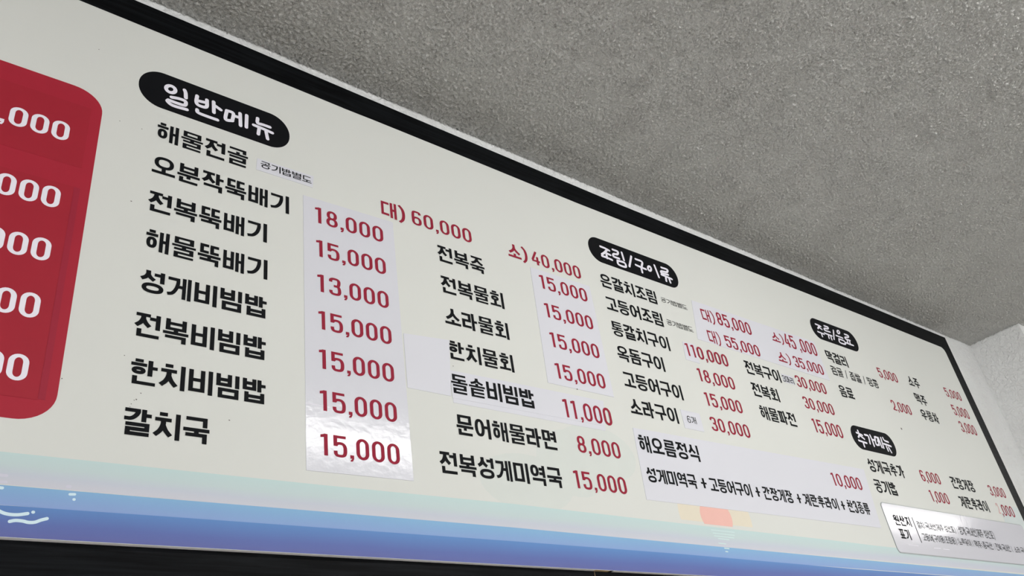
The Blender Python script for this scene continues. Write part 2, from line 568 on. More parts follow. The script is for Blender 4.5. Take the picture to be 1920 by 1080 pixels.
    def num(self, c):
        """digits and marks in the same cell"""
        self.tx, self.ty = self.a, self.b
        tx, ty = self.tx, self.ty
        X0, X1, Y0, Y1 = tx / 2, 1 - tx / 2, ty / 2, 1 - ty / 2
        if c == '0':
            q = []
            rx, ry = (1 - tx) / 2, 0.24
            for cx, cy, a in ((X1 - rx, Y0 + ry, -90), (X1 - rx, Y1 - ry, 0), (X0 + rx, Y1 - ry, 90), (X0 + rx, Y0 + ry, 180)):
                for k in range(7):
                    if k == 6 and a in (-90, 90): pass
                    elif k == 0 and a in (-90, 90): continue
                    t = math.radians(a + 15 * k)
                    q.append(self.pt(cx + rx * math.cos(t) * 1.0, cy + ry * math.sin(t)))
            self.p.stroke(q, tx * self.w, ty * self.h, True)
        elif c == '1':
            self.V(1 - tx * 0.8, 0.0, 1.0)
            self.p.poly([self.pt(0.0, 0.06 + ty), self.pt(1 - tx * 0.8, ty * 1.15), self.pt(1 - tx * 0.8, 0), self.pt(0.55, 0.0), self.pt(0.0, 0.06)])
        elif c == '2':
            self.S([(X0, 0.30), (X0 + 0.02, 0.17), (0.28, Y0), (0.72, Y0), (X1, 0.20), (X1, 0.34), (0.72, 0.60), (X0, Y1 - ty * 0.3)], 1, True)
            self.H(Y1, 0, 1)
        elif c == '3':
            self.S([(X0, 0.26), (X0 + 0.03, 0.13), (0.36, Y0), (0.70, Y0 + 0.01), (X1 - 0.03, 0.16), (X1 - 0.04, 0.34), (0.72, 0.46), (0.40, 0.47)], 1, True)
            self.S([(0.40, 0.47), (0.74, 0.49), (X1, 0.62), (X1, 0.82), (0.72, Y1 - 0.01), (0.34, Y1), (X0 + 0.03, 0.87), (X0, 0.74)], 1, True)
        elif c == '4':
            self.S([(0.62, 0.0), (0.06, 0.68)], 1.0)
            self.H(0.72, 0, 1); self.V(0.70, 0.38, 1.0)
        elif c == '5':
            self.H(Y0, X0 - tx / 2, 0.94); self.V(X0, 0, 0.50)
            self.S([(X0 + 0.02, 0.47), (0.32, 0.37), (0.68, 0.375), (X1, 0.52), (X1, 0.80), (0.70, Y1 - 0.01), (0.32, Y1), (X0 + 0.03, 0.86), (X0, 0.72)], 1, True)
        elif c == '6':
            self.ring(0, 0.40, 1, 1.0, 2.5)
            self.S([(X1 - 0.02, 0.22), (0.78, 0.09), (0.5, Y0), (0.22, 0.10), (X0, 0.32), (X0, 0.70)], 1, True)
        elif c == '8':
            self.ring(0.05, 0, 0.95, 0.50 + ty / 2, 2.3); self.ring(0, 0.50 - ty / 2, 1, 1.0, 2.3)
        elif c == ',':
            self.p.poly([self.pt(0.1, 1.0), self.pt(0.1, 0.84), self.pt(1, 0.84), self.pt(1, 1.0), self.pt(0.7, 1.12), self.pt(0.15, 1.14), self.pt(0.15, 1.08), self.pt(0.55, 1.0)])
        elif c == ')':
            self.S([(0.15, -0.02), (0.75, 0.2), (0.95, 0.5), (0.75, 0.85), (0.15, 1.07)], 0.85, True)
        elif c == '(':
            self.S([(0.85, -0.02), (0.25, 0.2), (0.05, 0.5), (0.25, 0.85), (0.85, 1.07)], 0.85, True)
        elif c == '/':
            self.S([(0.9, 0), (0.1, 1)], 0.7)
        elif c == '|':
            self.V(0.5, -0.02, 1.05)
        elif c == ':':
            self.H(0.3, 0.2, 0.8); self.H(0.75, 0.2, 0.8)
        elif c == '+':
            self.H(0.5, 0, 1); self.V(0.5, 0.18, 0.82)

WEIGHT = {'1': 0.62, ',': 0.30, ')': 0.42, '(': 0.42, '/': 0.5, '|': 0.3, ':': 0.28, ' ': 0.42, '+': 0.62}

def measure(text, digits):
    """cells: (char, start, width) and the total, in units of a full cell"""
    x = 0.0; out = []
    for i, c in enumerate(text):
        if '가' <= c <= '힣':
            w, g = 1.0, 0.09
        elif c == '1' : w, g = 0.50, 0.28
        elif c.isdigit(): w, g = 0.81, 0.19
        elif c == ',': w, g = 0.26, 0.16; x -= 0.02
        elif c == ' ': w, g = 0.0, 0.40
        elif c == '+': w, g = 0.60, 0.10
        else: w, g = 0.34, 0.12
        if not digits and c.isdigit(): w, g = w * 0.75, g * 0.6
        out.append((c, x, w)); x += w; last = g; x += g
    return out, x - last

def write(name, text, L, T, Rr, B, material, parent, y, a=None, b=None, label=None, reg=True):
    """one line of lettering; L,T,Rr,B = photograph points on its left, top, right and bottom limits"""
    x0 = inv(*L)[0]; x1 = inv(*Rr)[0]; z1 = inv(*T)[1]; z0 = inv(*B)[1]
    digits = not any('가' <= c <= '힣' for c in text) or len(text) > 4 and sum(c.isdigit() for c in text) > 3
    cells, tot = measure(text, digits)
    k = (x1 - x0) / tot
    h = z1 - z0
    if reg and ('가' <= text[0] <= '힣' or text[0].isdigit()):
        hk, hh = (0.0334, 0.0352) if '가' <= text[0] <= '힣' else (0.0258, 0.0323)
        if abs(k / hk - 1) < 0.06: k = hk
        if abs(h / hh - 1) < 0.12: h = hh
    pen = Pen(y)
    for c, cx, cw in cells:
        if c == ' ': continue
        hangul = '가' <= c <= '힣'
        full = k * 1.0
        w = cw * k
        A = (a or (0.178 if hangul else 0.225))
        Bw = (b or (0.138 if hangul else 0.125))
        gl = Glyphs(pen, x0 + cx * k, z1, w, h, A if hangul else A * full * 1.0 / w, Bw)
        if hangul: gl.syl(c)
        else: gl.num(c)
    LOG.append((text, round(x0, 3), round(z1 - EYE, 3), round(k, 4), round(h, 4)))
    return pen.done(name, material, parent, label)
LOG = []

# ------------------------------------------------------------------ the room
def band_noise(rng, ny, nx, cell, wl, width, ani=1.0):
    """smooth random field whose bumps are about wl metres apart"""
    f = np.fft.rfft2(rng.standard_normal((ny, nx)))
    ky = np.fft.fftfreq(ny, cell)[:, None]; kx = np.fft.rfftfreq(nx, cell)[None, :] * ani
    k = np.hypot(kx, ky)
    n = np.fft.irfft2(f * np.exp(-((k - 1 / wl) * wl / width) ** 2), s=(ny, nx))
    return n / n.std()

def embossed_ceiling():
    """slab whose underside, over the part near the board, carries the real relief of the embossed paper"""
    rng = np.random.default_rng(11)
    cell = 0.0026
    xa, xb, ya, yb = -0.25, 3.6, -1.25, WALL_Y
    nx = int((xb - xa) / cell); ny = int((yb - ya) / cell)
    X, Y = np.meshgrid(np.linspace(xa, xb, nx), np.linspace(ya, yb, ny))
    n1 = band_noise(rng, ny, nx, cell, 0.017, 0.55)
    n2 = band_noise(rng, ny, nx, cell, 0.0095, 0.5)
    n3 = band_noise(rng, ny, nx, cell, 0.12, 0.8)
    ridge = np.exp(-(n1 / 0.42) ** 2)                       # worm-like ridges along the zero lines
    h = RELIEF * (0.0013 * ridge * (0.75 + 0.25 * n3).clip(0.2, 1.4) + 0.00062 * n2)
    g = np.zeros_like(h)                                    # scattered standing grains
    for _ in range(5200):
        i, j = rng.integers(3, ny - 3), rng.integers(3, nx - 3)
        a = rng.uniform(0.0012, 0.0036); s = rng.uniform(0.7, 1.25)
        w = np.exp(-(np.arange(-3, 4)[:, None] ** 2 + np.arange(-3, 4)[None, :] ** 2) / (2 * s * s))
        g[i - 3:i + 4, j - 3:j + 4] = np.maximum(g[i - 3:i + 4, j - 3:j + 4], a * w)
    h = (h + g - h.min())
    Z = CEIL + 0.0042 - h
    V = np.stack([X, Y, Z], -1).reshape(-1, 3)
    idx = np.arange(nx * ny).reshape(ny, nx)
    Q = np.stack([idx[:-1, :-1], idx[1:, :-1], idx[1:, 1:], idx[:-1, 1:]], -1).reshape(-1, 4)
    x0, x1, y0, y1, z0, z1 = -5.0, 9.0, -7.0, 0.4, CEIL + 0.006, CEIL + 0.15
    B = np.array([(x0, y0, z0), (x1, y0, z0), (x1, y1, z0), (x0, y1, z0), (x0, y0, z1), (x1, y0, z1), (x1, y1, z1), (x0, y1, z1)], float)
    n = len(V)
    Bq = np.array([(0, 3, 2, 1), (4, 5, 6, 7), (0, 1, 5, 4), (1, 2, 6, 5), (2, 3, 7, 6), (3, 0, 4, 7)]) + n
    V = np.concatenate([V, B]); Q = np.concatenate([Q, Bq])
    me = bpy.data.meshes.new('ceiling')
    me.vertices.add(len(V)); me.vertices.foreach_set('co', V.astype(np.float32).ravel())
    me.loops.add(len(Q) * 4); me.loops.foreach_set('vertex_index', Q.astype(np.int32).ravel())
    me.polygons.add(len(Q)); me.polygons.foreach_set('loop_start', np.arange(0, len(Q) * 4, 4, dtype=np.int32))
    sm = np.ones(len(Q), bool); sm[-6:] = False
    me.polygons.foreach_set('use_smooth', sm)
    me.update(calc_edges=True)
    return link('ceiling', me, M_ceil)
RELIEF = 2.3
ceiling = embossed_ceiling(); tag(ceiling, kind='structure')
floor_ = boxobj('floor', (-5.0, -7.0, -0.1, 9.0, 0.4, 0.0), M_floor); tag(floor_, kind='structure')
PIER_X = 3.265
PIER_Y = -0.156
wall_back = boxobj('wall_back', (-5.0, WALL_Y, 0.0, PIER_X, 0.25, CEIL + 0.02), M_wall); tag(wall_back, kind='structure')
wall_right = boxobj('wall_right', (PIER_X, PIER_Y, 0.0, 9.0, 0.25, CEIL + 0.02), M_wall); tag(wall_right, kind='structure')
tag(wall_right, 'white rough plaster wall projecting beside the end of the menu board')

# ceiling lamps
for i, (lx, ly) in enumerate(LAMPS):
    t = bpy.data.objects.new('ceiling_lamp', None); COL.objects.link(t); t.location = (lx, ly, CEIL + 0.006)
    tag(t, ['long white ceiling lamp over the left end of the board', 'long white ceiling lamp before the middle of the board',
            'long white ceiling lamp beyond the right wall', 'long white ceiling lamp behind the viewer to the left',
            'long white ceiling lamp behind the viewer to the right'][i], 'ceiling lamp', 'long ceiling lamps')
    boxobj('lamp_body', (-0.62, -0.08, -0.035, 0.62, 0.08, 0.0), M_body, t)
    boxobj('diffuser', (-0.60, -0.05, -0.085, 0.60, 0.05, -0.035), M_lamp, t)

# ------------------------------------------------------------------ the menu board
board = bpy.data.objects.new('menu_board', None); COL.objects.link(board)
tag(board, 'long cream menu board with black woodgrain frame mounted high on the wall', 'menu board')
RY0, RY1 = 0.008, WALL_Y
XL = -1.35
outer_t = [inv(x, y, RY0) for x, y in [(252.5, 0), (460, 87), (840, 248.3), (1153, 380), (1520, 529), (1660, 587), (1771.5, 633)]]
inner_t = [inv(x, y, 0) for x, y in [(147.5, 0), (400, 103), (460, 127.5), (641, 201.5), (644, 203), (700, 225), (840, 281.7), (1080, 380), (1520, 553), (1651, 605), (1760, 649)]]
outer_r = [inv(x, y, RY0) for x, y in [(1771.5, 633), (1805, 706), (1841, 780), (1919, 949)]]
xr_out = sum(p[0] for p in outer_r) / 4
xr_in = sum(inv(x, y, 0)[0] for x, y in [(1793.4, 706), (1827.3, 780), (1891, 911)]) / 3
zt_out, zt_in = outer_t[0][1], inner_t[0][1]
ZB = EYE + 0.3145                       # bottom edge of the print
Z_RB = EYE + 0.255                      # bottom edge of the frame
top = [(XL, zt_out)] + outer_t[:-1] + [(xr_out, outer_t[-1][1])]
low = [(XL, zt_in)] + inner_t[:-1] + [(xr_in, inner_t[-1][1])]
# rails are cut just behind the print so nothing overlaps
rail_low = [(x, z + 0.0002) for x, z in low]
o = solid('frame_rail', rail_low + [(xr_in, low[-1][1] + 0.0002), (xr_out, outer_t[-1][1])] + top[::-1][1:], RY0, RY1, M_wood, board)
tag(o, 'black top rail of the frame')
o = solid('frame_rail', [(xr_in + 0.0003, Z_RB), (xr_out, Z_RB), (xr_out, outer_t[-1][1] - 0.0003), (xr_in + 0.0003, low[-1][1] - 0.0003)], RY0, RY1, M_wood, board)
tag(o, 'black right rail of the frame')
xj = inv(1114.5, 1071, RY0)[0]
o = solid('frame_rail', rect(XL, Z_RB, xj - 0.0008, ZB - 0.0003), RY0, RY1, M_wood, board); tag(o, 'black woodgrain bottom rail left of the joint')
o = solid('frame_rail', rect(xj + 0.0008, Z_RB, xr_in, ZB - 0.0003), RY0, RY1, M_wood, board); tag(o, 'black bottom rail right of the joint')
boxobj('joint_filler', (xj - 0.0008, RY0 + 0.0006, Z_RB, xj + 0.0008, RY1, ZB - 0.001), M_tan, board)
o = boxobj('frame_rail', (XL - 0.055, RY0, Z_RB, XL - 0.0003, RY1, zt_out), M_wood, board); tag(o, 'black left rail of the frame')
# the printed panel, with a small radius at its upper right corner
cx, cz = xr_in, inv(1768, 655)[1]
panel_pts = [(XL, ZB), (xr_in, ZB), (xr_in, cz - 0.012)]
zc = low[-1][1]
for k in range(1, 7):
    t = math.radians(90 * k / 6)
    panel_pts.append((xr_in - 0.022 + 0.022 * math.cos(t), zc - 0.02 + 0.02 * math.sin(t)))
panel_pts += [p for p in low[::-1][1:] if p[0] < xr_in - 0.03]
panel = solid('printed_panel', panel_pts, 0.0, RY1, M_print, board, side=M_core)
tag(panel, 'cream printed face of the menu board')
# worn spot on the panel's lower edge
xa, xb = inv(1118, 1068)[0], inv(1145, 1071)[0]
boxobj('worn_edge', (xa, 0.0003, ZB - 0.0004, xb, RY0, ZB), M_tan, board)
xc_ = inv(1151, 1071)[0]
boxobj('dark_edge_gap', (xb, 0.0003, ZB - 0.00045, xc_, RY0, ZB), M_ink, board)

# pale printed clouds
def disc(cx, cz, rx, rz, n=28, a0=0, a1=360):
    return [(cx + rx * math.cos(math.radians(a0 + (a1 - a0) * k / n)), cz + rz * math.sin(math.radians(a0 + (a1 - a0) * k / n))) for k in range(n + (a1 - a0 < 360))]
Y_B = -0.00012
for ci, (px, py, rx, rz) in enumerate([(1075, 868, 0.085, 0.062), (990, 905, 0.10, 0.05), (1120, 850, 0.10, 0.055)]):
    c = inv(px, py)
    p = Pen(-0.00003 - 0.00002 * ci); p.poly(disc(c[0], c[1], rx, rz)); p.done('printed_cloud', M_cloud, board)

# sea bands: upper limits from the photograph
def band(name, tops, zb, stops, label, depth):
    pts = [inv(x, y) for x, y in tops]
    z_av = sum(p[1] for p in pts) / len(pts)
    line = [(XL, pts[0][1])] + pts + [(xr_in, pts[-1][1])]
    line = [p for p in line if p[0] <= xr_in]
    pen_pts = [(XL, zb)] + line + [(xr_in, zb)]
    m = band_mat(name + '_print', stops, zb, z_av)
    o = solid(name, pen_pts, depth, depth + 0.00002, m, board)
    tag(o, label)
    return z_av
z3 = EYE + 0.3485; z2 = EYE + 0.371; z1 = EYE + 0.4085
band('sea_band', [(0, 846.5), (320, 880), (600, 909), (960, 944.5), (1280, 981.7), (1560, 1013), (1640, 1023)], z2,
     [(0, lin(206, 206, 216)), (0.3, lin(198, 204, 216)), (0.6, lin(196, 212, 214)), (1, lin(194, 216, 216))], 'pale teal to lilac printed sea band', -0.00010)
band('sea_band', [(0, 909), (320, 936), (600, 958.8), (960, 988.8), (1280, 1018.7), (1600, 1048.3), (1920, 1077.5)], z3,
     [(0, lin(140, 164, 212)), (0.5, lin(136, 170, 214)), (1, lin(134, 178, 216))], 'light blue printed sea band', -0.00012)
band('sea_band', [(0, 947), (320, 969), (600, 989), (960, 1014.6), (1280, 1039), (1600, 1066.7)], ZB + 0.0004,
     [(0, lin(99, 106, 166)), (0.4, lin(96, 112, 174)), (1, lin(96, 138, 196))], 'deep blue to purple printed sea band', -0.00014)
# teal swell at the right end of the print
sw = [inv(x, y) for x, y in [(1878, 962), (1886, 954), (1896, 950), (1908, 952)]]
sx = sw[-1][0]
p = Pen(-0.00011)
p.poly([sw[0], sw[1], sw[2], (xr_in - 0.004, sw[2][1]), (xr_in - 0.004, z1), (sw[0][0] - 0.03, z1)])
p.done('printed_swell', mat('swell_print', lin(208, 217, 217), 0.6, 0.2, 0.02), board)

def trace(name, c, lines, wpx, material, parent, y, rnd=True, smooth_=True, label=None, xs=1.0, ys=1.0):
    """handwritten strokes: each line a list of crop points; wpx = stroke width in metres"""
    pen = Pen(y)
    for ln in lines:
        if ln[0] == 'o':
            q0 = inv(*c(ln[1], ln[2]))
            n = 20
            q = [inv(*c(ln[1] + ln[3] * math.cos(2 * math.pi * k / n) , ln[2] + ln[4] * math.sin(2 * math.pi * k / n) + (ln[5] if len(ln) > 5 else 0) * math.cos(2 * math.pi * k / n))) for k in range(n)]
            pen.stroke(q, wpx * xs, wpx * ys, True)
            continue
        q = [inv(*c(x, yy)) for x, yy in ln]
        if smooth_ and len(q) > 2: q = smooth(q, 5)
        pen.stroke(q, wpx * xs, wpx * ys, False, rnd)
    return pen.done(name, material, parent, label)

# waves and glints at the left
cw = crop(0, 840, 6)
trace('wave_mark', cw, [[(-120, 640), (0, 715), (90, 745), (200, 752), (310, 738)]], 0.0036, M_wave, board, -0.0003)
trace('wave_mark', cw, [[(108, 827), (170, 816), (250, 822), (320, 838), (390, 836), (460, 812), (528, 795)]], 0.0036, M_wave, board, -0.0003)
trace('wave_mark', cw, [[(370, 723), (375, 723)]], 0.0034, M_wave, board, -0.0003)
trace('wave_mark', cw, [[(-90, 440), (25, 450)]], 0.0034, M_wave, board, -0.0003)
trace('wave_mark', cw, [[(785, 522), (840, 522)]], 0.0030, M_wave, board, -0.0003)
trace('wave_mark', cw, [[(830, 580), (834, 580)]], 0.0032, M_wave, board, -0.0003)
trace('glint_mark', cw, [[(-60, 300), (75, 312)]], 0.0032, M_dash, board, -0.0003)
trace('glint_mark', cw, [[(-60, 378), (68, 385)]], 0.0032, M_dash, board, -0.0003)
trace('glint_mark', cw, [[(760, 434), (788, 435)]], 0.0034, M_dash, board, -0.0003)
# sun: salmon disc with a pale halo, cut by the sea line
cs = crop(1240, 900, 6)
zsea = inv(1370, 992)[1]
ul, ur = inv(*cs(440, 380))[0], inv(*cs(800, 470))[0]
uc = (ul + ur) / 2
for nm, m, rx, yy in (('sun_halo', M_glow, (ur - ul) / 2 + 0.062, -0.00006), ('printed_sun', M_sun, (ur - ul) / 2, -0.00009)):
    pp = [(x, z) for x, z in disc(uc, zsea + 0.022, rx * 1.02, rx * 0.8, 40) if z >= zsea]
    pen = Pen(yy); pen.poly(sorted(pp, key=lambda q: math.atan2(q[1] - zsea - 0.01, q[0] - uc))); pen.done(nm, m, board)
for px, py, l in [(690, 575, 130), (700, 610, 120), (705, 640, 110), (700, 665, 60), (685, 715, 40), (735, 770, 26), (735, 806, 12)]:
    trace('sun_glint', cs, [[(px - l, py - l * 0.11), (px + l, py + l * 0.11)]], 0.0022, mat('glint_print', lin(206, 226, 226), 0.6, 0.2), board, -0.0003)

# ------------------------------------------------------------------ headings
YB, YL = -0.00016, -0.00035
def badge(L, T, Rr, B, c, lines, w, label, ys=1.0):
    x0, x1 = inv(*L)[0], inv(*Rr)[0]; z1_, z0_ = inv(*T)[1], inv(*B)[1]
    r = (z1_ - z0_) / 2 * 0.98
    o = solid('heading_badge', rrect(x0, z0_, x1, z1_, r, r, 12), YB, -0.00002, M_badge, board)
    tag(o, 'black rounded badge with the white heading ' + label)
    pen_o = trace('heading_lettering', c, lines, w, M_white, o, YL, xs=1.0, ys=ys)
    pen_o['label'] = 'white handwritten heading ' + label
    LOG.append((label, round(x0, 3), round(z1_ - EYE, 3), round(x1 - x0, 3), round(z1_ - z0_, 3)))
    return o
c1 = crop(220, 120, 4.8)
badge(c1(195, 150), c1(450, 97), c1(1550, 660), c1(1350, 733), c1, [
    ['o', 480, 228, 42, 30, 10], [(605, 236), (614, 262), (616, 306)],
    [(487, 300), (560, 315), (612, 338), (606, 372), (540, 355), (460, 325)], [(460, 325), (452, 338), (500, 375), (625, 412)],
    [(718, 288), (710, 345), (735, 375), (800, 388), (806, 325)], [(716, 330), (800, 350)], [(866, 342), (868, 438)], [(880, 378), (930, 414)],
    [(718, 412), (725, 438), (800, 470), (900, 505)],
    [(985, 420), (974, 498), (1034, 512)], [(985, 420), (1042, 445), (1034, 512)], [(1050, 468), (1104, 486)], [(1104, 446), (1108, 556)], [(1164, 464), (1160, 570)],
    [(1262, 490), (1262, 532), (1310, 548), (1372, 570)], [(1226, 550), (1300, 580), (1394, 622)], [(1275, 585), (1268, 632)], [(1338, 612), (1352, 676)]],
    0.0062, '일반메뉴', 0.95)
c12 = crop(1080, 430, 6)
badge(c12(133, 160), c12(250, 103), c12(1157, 600), c12(1060, 645), c12, [
    [(272, 193), (320, 212), (372, 240)], [(345, 235), (320, 262), (290, 282)], [(325, 262), (385, 290)], [(342, 290), (348, 325)], [(292, 300), (350, 320), (405, 345)],
    [(410, 228), (468, 252), (462, 282), (424, 278), (420, 305), (485, 330)], [(512, 262), (538, 348)], [(465, 352), (478, 396), (556, 424), (544, 378), (465, 352)],
    [(620, 305), (600, 418)],
    [(668, 335), (740, 366), (738, 415)], [(670, 400), (725, 425), (785, 450)], [(732, 432), (745, 486)],
    ['o', 826, 442, 18, 24, 6], [(880, 405), (905, 470), (932, 540)],
    [(958, 430), (1025, 455), (1018, 482), (962, 472), (962, 492), (1035, 512)], [(960, 510), (1020, 535), (1078, 562)], [(1008, 535), (1015, 582)], [(1045, 555), (1062, 600)]],
    0.0063, '조림/구이류', 0.9)
c19 = crop(1500, 580, 9.6)
badge(c19(165, 215), c19(230, 156), c19(1064, 690), c19(960, 742), c19, [
    [(275, 265), (325, 285), (372, 310)], [(345, 300), (320, 345)], [(340, 325), (392, 362)], [(318, 402), (375, 425), (432, 450)], [(385, 440), (402, 490)],
    [(432, 298), (500, 322), (496, 350), (440, 345), (445, 378), (540, 410)], [(438, 428), (505, 455), (572, 480)], [(508, 465), (522, 522)], [(550, 480), (572, 548)],
    [(598, 378), (612, 540)],
    ['o', 688, 410, 22, 26, 6], [(648, 472), (700, 492), (765, 518)], [(698, 532), (716, 596), (812, 628), (790, 572), (698, 532)],
    [(798, 448), (862, 472), (866, 500), (812, 505), (822, 535), (900, 562)], [(848, 560), (858, 600)], [(888, 575), (902, 615)], [(828, 602), (890, 628), (960, 652)]],
    0.0062, '주류/음료', 0.85)
c21 = crop(1580, 780, 9.6)
badge(c21(122, 235), c21(200, 168), c21(994, 680), c21(900, 725), c21, [
    [(268, 262), (280, 292)], [(245, 300), (300, 322), (350, 348)], [(305, 330), (282, 382)], [(318, 360), (388, 415)], [(288, 440), (360, 465), (430, 488)], [(368, 480), (392, 552)],
    [(392, 338), (450, 355), (470, 400), (492, 498)], [(488, 345), (530, 440), (566, 542)], [(532, 425), (580, 440)],
    [(572, 378), (602, 510), (655, 522)], [(572, 378), (618, 395), (655, 522)], [(628, 455), (665, 462)], [(636, 390), (706, 566)], [(682, 392), (738, 576)],
    [(718, 392), (748, 440), (818, 470)], [(740, 502), (800, 522), (868, 548)], [(786, 550), (820, 628)], [(826, 568), (878, 658)]],
    0.0066, '추가메뉴', 0.85)

# ------------------------------------------------------------------ red panel at the left
xr = 0.1892
zr1 = EYE + 0.9685; zr0 = EYE + 0.4472
red = solid('red_price_panel', rrect(-1.0, zr0, xr, zr1, 0.042, 0.036, 10), -0.00016, -0.00002, M_panel, board)
tag(red, 'crimson rounded panel printed at the left of the board')

# ------------------------------------------------------------------ paper sheets pasted on the board
def sheet(pts, label, material=M_sheet, name='price_sheet', th=0.0005, cat='paper sheet', group='white paper sheets pasted on the board', y=-0.0001):
    o = solid(name, pts, y - th, y, material)
    return tag(o, label, cat, group)
def box4(L, T, Rr, B):
    return rect(inv(*L)[0], inv(*B)[1], inv(*Rr)[0], inv(*T)[1])
YS = -0.00085          # lettering on a sheet
c5 = crop(560, 360, 4.8); c6 = crop(560, 560, 4.8); c7 = crop(560, 720, 4.8)
c2 = crop(220, 330, 4.8); c3 = crop(200, 500, 4.8); c4 = crop(200, 660, 4.8)
c9 = crop(800, 420, 4.8); c10 = crop(800, 600, 4.8); c11 = crop(800, 760, 4.8)
c13 = crop(1100, 560, 6); c14 = crop(1140, 680, 6); c15 = crop(1360, 560, 6); c16 = crop(1360, 660, 6)
c17 = crop(1180, 800, 8); c18 = crop(1380, 860, 6.836); c20 = crop(1640, 660, 8.709); c22 = crop(1600, 850, 6); c7b = crop(1720, 600, 3.6)
c27 = crop(1600, 960, 6); c33 = crop(1700, 970, 16); c34 = crop(1800, 985, 16)

sA = sheet([inv(568, 366), inv(736, 417), inv(775.5, 902), inv(574, 882)], 'tall glossy white sheet with seven red prices from 18,000 to 15,000', M_gloss)
sB = sheet([inv(993.7, 501), inv(1105, 537), inv(1151, 745), inv(1027, 717.7)], 'white sheet with four red 15,000 prices, left of the second black badge')
sD = sheet([inv(756, 625), inv(842, 638), inv(845.5, 743), inv(764, 727)], 'blank white sheet between the tall price sheet and the 11,000 line', name='blank_sheet')
sC2 = sheet([inv(844, 694), inv(1131, 752), inv(1135, 808), inv(850, 755)], 'blank white strip showing under the lower edge of the 11,000 sheet', name='blank_sheet', y=-0.0001, th=0.0003)
sC = sheet([inv(843, 694), inv(1127, 754), inv(1133, 799), inv(848, 746)], 'wide white sheet reading 돌솥비빔밥 11,000', y=-0.00042, th=0.0003)
sE = sheet([inv(1296, 563), inv(1526, 641), inv(1556, 714), inv(1308, 636)], 'white sheet with the red large and small prices 85,000 to 35,000')
sI = sheet([inv(1279, 640), inv(1302, 646), inv(1312, 682), inv(1286, 674)], 'tiny white paper under the 11 of 110,000', name='blank_sheet')
sF = sheet([inv(1186, 802), inv(1619, 880), inv(1652, 990), inv(1212, 937)], 'wide white sheet with the set meal line and the price 10,000')
sG = sheet([inv(482, 297), inv(588, 331), inv(586, 352), inv(480, 318)], 'small white slip reading 공기밥별도', name='paper_slip', cat='paper slip', group='small paper slips on the board')
sH = sheet(box4(c14(830, 600), c14(900, 547), c14(1060, 700), c14(980, 760)), 'small white slip reading 6개 before the price 30,000', name='paper_slip', cat='paper slip', group='small paper slips on the board')
sJ = sheet(box4(c16(645, 300), c16(690, 262), c16(778, 350), c16(745, 362)), 'tiny white slip between 전복구이 and 30,000', name='paper_slip', cat='paper slip', group='small paper slips on the board')
# creases in the tape over the tall sheet
for ln in ([(62, 175), (185, 192)], [(190, 195), (275, 212)]):
    trace('tape_crease', c7, [ln], 0.0010, M_white, sA, YS + 0.0001, smooth_=False)

def dish(text, L, T, Rr, B, parent=None, **k):
    return write('dish_lettering', text, L, T, Rr, B, M_ink, parent or board, YS if parent else YL, label='black lettering ' + text, **k)
def price(text, L, T, Rr, B, parent=None, m=None, **k):
    return write('price_lettering', text, L, T, Rr, B, m or M_red, parent or board, YS if parent else YL, label='red lettering ' + text, **k)

dish('해물전골', c1(350, 640), c1(525, 572), c1(1188, 890), c1(1172, 948))
dish('오분작뚝배기', c1(307, 970), c2(1547, 192), c2(1564, 340), c2(1548, 351))
dish('전복뚝배기', c2(278, 215), c2(1345, 437), c2(1363, 520), c2(1345, 606))
dish('해물뚝배기', c2(245, 620), c2(1340, 759), c2(1358, 850), c2(1340, 936))
dish('성게비빔밥', c3(297, 110), c3(1425, 283), c3(1464, 330), c3(1432, 470))
dish('전복비빔밥', c3(250, 510), c3(1415, 646), c3(1458, 700), c3(1422, 843))
dish('한치비빔밥', c4(205, 200), c4(1405, 262), c4(1448, 315), c4(1414, 473))
dish('갈치국', c4(145, 605), c4(655, 567), c4(943, 715), c4(915, 836))
write('slip_lettering', '공기밥별도', c1(1288, 910), c1(1320, 882), c1(1745, 1075), c1(1735, 1080), M_ink, sG, YS, a=0.13, b=0.10)

for t, L, T, Rr, B in [('18,000', c5(145, 150), c5(190, 146), c5(758, 410), c5(738, 452)),
                       ('15,000', c5(155, 445), c5(200, 440), c5(780, 690), c5(760, 742)),
                       ('13,000', c5(165, 757), c5(212, 749), c5(804, 990), c5(783, 1048)),
                       ('15,000', c6(175, 125), c6(220, 117), c6(829, 350), c6(806, 409)),
                       ('15,000', c6(180, 470), c6(228, 462), c6(854, 680), c6(829, 747)),
                       ('15,000', c7(187, 68), c7(235, 61), c7(877, 280), c7(851, 340)),
                       ('15,000', c7(193, 460), c7(245, 451), c7(903, 660), c7(876, 718))]:
    price(t, L, T, Rr, B, sA)
price('대)', c5(738, 130), c5(738, 68), c5(945, 200), c5(880, 247))
price('60,000', c5(1015, 205), c5(1050, 173), c5(1557, 430), c5(1540, 464))
price('소)', c9(730, 240), c9(770, 180), c9(894, 290), c9(852, 325))
price('40,000', c9(950, 330), c9(990, 257), c9(1393, 470), c9(1378, 495))

